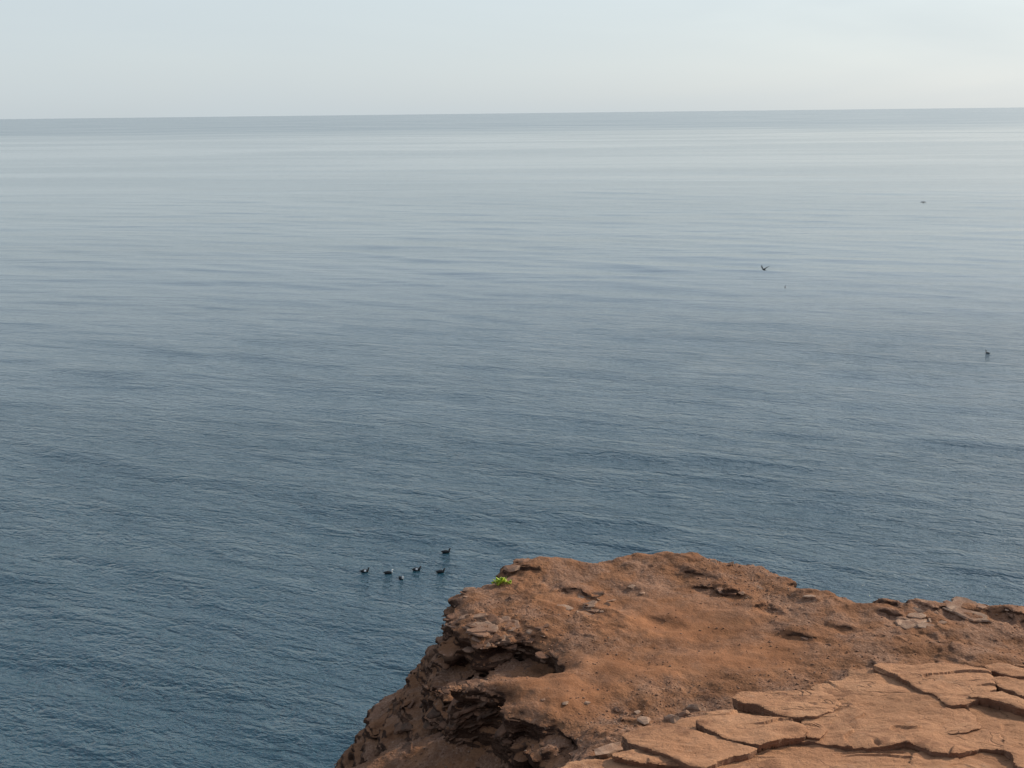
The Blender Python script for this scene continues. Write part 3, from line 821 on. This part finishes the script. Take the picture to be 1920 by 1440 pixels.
# ------------------------------------------------------------------ birds
M_BLACK = mat_plain('black_feathers', (.012, .013, .014), .55, (.022, .022, .022), 25)
M_WHITE = mat_plain('white_feathers', (.72, .72, .70), .7)
M_BILL = mat_plain('dark_bill', (.03, .028, .026), .4)
M_GREY = mat_plain('dusky_feathers', (.02, .02, .021), .7, (.035, .035, .034), 15)

def loft(rings, n=12):
    """rings: (centre, half width, half height, axis) -> closed tube mesh"""
    V = []; F = []
    for c, hw, hh, ax in rings:
        ax = Vector(ax).normalized(); s = ax.cross(Vector((0, 0, 1)))
        s = s.normalized() if s.length > 1e-3 else Vector((0, 1, 0)); u = s.cross(ax)
        for i in range(n):
            a = 2 * math.pi * i / n
            V.append(Vector(c) + s * hw * math.cos(a) + u * hh * math.sin(a))
    for r in range(len(rings) - 1):
        for i in range(n): F.append((r * n + i, r * n + (i + 1) % n, (r + 1) * n + (i + 1) % n, (r + 1) * n + i))
    F.append(tuple(range(n))[::-1]); F.append(tuple(range((len(rings) - 1) * n, len(rings) * n)))
    return V, F

def swimmer(name, px, py, length, heading, label, cat, group, neck=.8, patch=True, white_face=False, low=0.0):
    p = unproject(px, py, 0.05)
    wz = 0.0
    for _ in range(3):
        z, dx, dy = wave(np.array([p[0]]), np.array([p[1]])); wz = float(z[0]); p = unproject(px, py, wz + 0.05)
    L = length
    # facing +X: tail, body, neck, head as one surface
    R = [((-.56, 0, .17), .012, .008, (1, 0, .2)), ((-.46, 0, .13), .07, .035, (1, 0, -.1)), ((-.30, 0, .10), .165, .12, (1, 0, 0)), ((-.08, 0, .10), .215, .175, (1, 0, 0)),
         ((.14, 0, .10), .205, .17, (1, 0, .1)), ((.27, 0, .10), .14, .14, (1, 0, .5)), ((.335, 0, .17), .085, .09, (.6, 0, 1)),
         ((.35, 0, .17 + .10 * neck), .072, .074, (.1, 0, 1)), ((.352, 0, .17 + .19 * neck), .066, .072, (.15, 0, 1)),
         ((.375, 0, .17 + .25 * neck), .070, .08, (.7, 0, 1)), ((.43, 0, .19 + .265 * neck), .066, .068, (1, 0, .1)),
         ((.485, 0, .185 + .26 * neck), .035, .038, (1, 0, -.1)), ((.50, 0, .182 + .26 * neck), .016, .018, (1, 0, -.1))]
    V, F = loft(R)
    V = [Vector((v.x * L, v.y * L, (v.z - low) * L)) for v in V]
    mi = []
    for f in F:
        c = sum((V[i] for i in f), Vector()) / len(f)
        x, y, z = c.x / L, abs(c.y) / L, c.z / L + low
        w = 0
        if patch and -.16 < x < .10 and y > .09 and z > .10: w = 1
        if white_face and x > .30 and z > .12 and (abs(c.y) / L > .012 or x > .36): w = 1
        mi.append(w)
    o = mesh_obj(name, [tuple(v) for v in V], F, [M_BLACK, M_WHITE], matidx=mi)
    o.location = (p[0], p[1], wz); o.rotation_euler = (0, 0, heading)
    tag(o, label, cat, group)
    bV, bF = loft([((.49, 0, .183 + .26 * neck - low), .016, .018, (1, 0, -.1)), ((.55, 0, .175 + .26 * neck - low), .011, .012, (1, 0, -.1)), ((.60, 0, .165 + .26 * neck - low), .003, .004, (1, 0, -.1))], 8)
    mesh_obj('beak', [tuple(v * L) for v in bV], bF, M_BILL, o)
    return o
G = 'black and white seabirds floating near the headland'
swimmer('seabird', 684, 1070, .40, .15, 'floating black seabird with white back patch, leftmost of the six near the headland', 'bird', G)
swimmer('seabird', 728, 1073, .40, .05, 'floating black seabird with pale breast, second from the left of the six', 'bird', G, patch=False, white_face=True, neck=.7)
swimmer('seabird', 752, 1083, .36, -1.0, 'white faced seabird floating nearest the viewer, lowest of the six', 'bird', G, patch=False, white_face=True, neck=.8)
swimmer('seabird', 781, 1067, .40, .0, 'floating black seabird with small white wing spot in the middle of the group', 'bird', G, neck=.7)
swimmer('seabird', 826, 1071, .40, .1, 'all dark floating seabird closest to the left edge of the headland', 'bird', G, patch=False, neck=.7)
swimmer('seabird', 836, 1034, .42, .0, 'black seabird floating apart, farthest out of the six', 'bird', G, patch=False)
swimmer('swimming_bird', 1852, 661, .36, math.pi - .5, 'dark long necked bird swimming alone near the right edge of the sea', 'bird', None, neck=1.9, patch=False, low=.05)
swimmer('swimming_bird', 1472, 537, .26, 1.0, 'tiny dark bird on the water below the flying bird', 'bird', None, neck=1.6, patch=False, low=.04)

def flyer(name, px, py, depth, span, heading, lift_l, lift_r, label, pitch=0.0, roll=0.0):
    c = at_depth(px, py, depth)
    b = span
    R = [((-.26, 0, .0), .05, .008, (1, 0, 0)), ((-.16, 0, 0), .035, .025, (1, 0, 0)), ((-.02, 0, 0), .055, .055, (1, 0, 0)), ((.10, 0, 0), .05, .05, (1, 0, 0)),
         ((.17, 0, .012), .03, .032, (1, 0, .2)), ((.21, 0, .016), .03, .032, (1, 0, 0)), ((.25, 0, .012), .018, .018, (1, 0, -.2)), ((.27, 0, .01), .004, .005, (1, 0, 0))]
    V, F = loft(R, 10)
    V = [v * b for v in V]
    def wing(side, lift):
        k = len(V); st = []
        for t, ch, sw, th in ((0, .2, .0, .03), (.2, .19, .035, .024), (.45, .17, .03, .018), (.7, .13, -.04, .012), (.9, .07, -.12, .006), (1, .012, -.17, .002)):
            a = lift[0] * min(t, .45) + lift[1] * max(t - .45, 0)
            yy = .5 * t * math.cos(math.atan(lift[0])) if t <= .45 else .5 * (.45 * math.cos(math.atan(lift[0])) + (t - .45) * math.cos(math.atan(lift[1])))
            zz = .5 * (min(t, .45) * math.sin(math.atan(lift[0])) + max(t - .45, 0) * math.sin(math.atan(lift[1])))
            x = .06 + sw
            for (dx, dz) in ((ch * .45, 0), (0, th), (-ch * .55, 0), (0, -th * .5)):
                st.append(Vector((x + dx, side * (.015 + yy), .03 + zz + dz)) * b)
        V.extend(st)
        for q in range(5):
            for e in range(4):
                f = (k + q * 4 + e, k + q * 4 + (e + 1) % 4, k + q * 4 + 4 + (e + 1) % 4, k + q * 4 + 4 + e)
                F.append(f if side < 0 else f[::-1])
        F.append((k + 20, k + 21, k + 22, k + 23)); F.append((k, k + 3, k + 2, k + 1))
    wing(1, lift_l); wing(-1, lift_r)
    o = mesh_obj(name, [tuple(v) for v in V], F, M_GREY)
    o.location = c; o.rotation_euler = (roll, pitch, heading)
    tag(o, label, 'bird')
flyer('flying_bird', 1433, 506, 105, 1.1, 2.0, (1.1, 1.5), (.5, .7), 'dark bird flying low over the sea with wings raised in a V')
flyer('flying_bird', 1731, 380, 150, .8, 1.2, (.3, -.5), (.3, -.5), 'tiny bird flying far out over pale water at upper right', pitch=-.7)
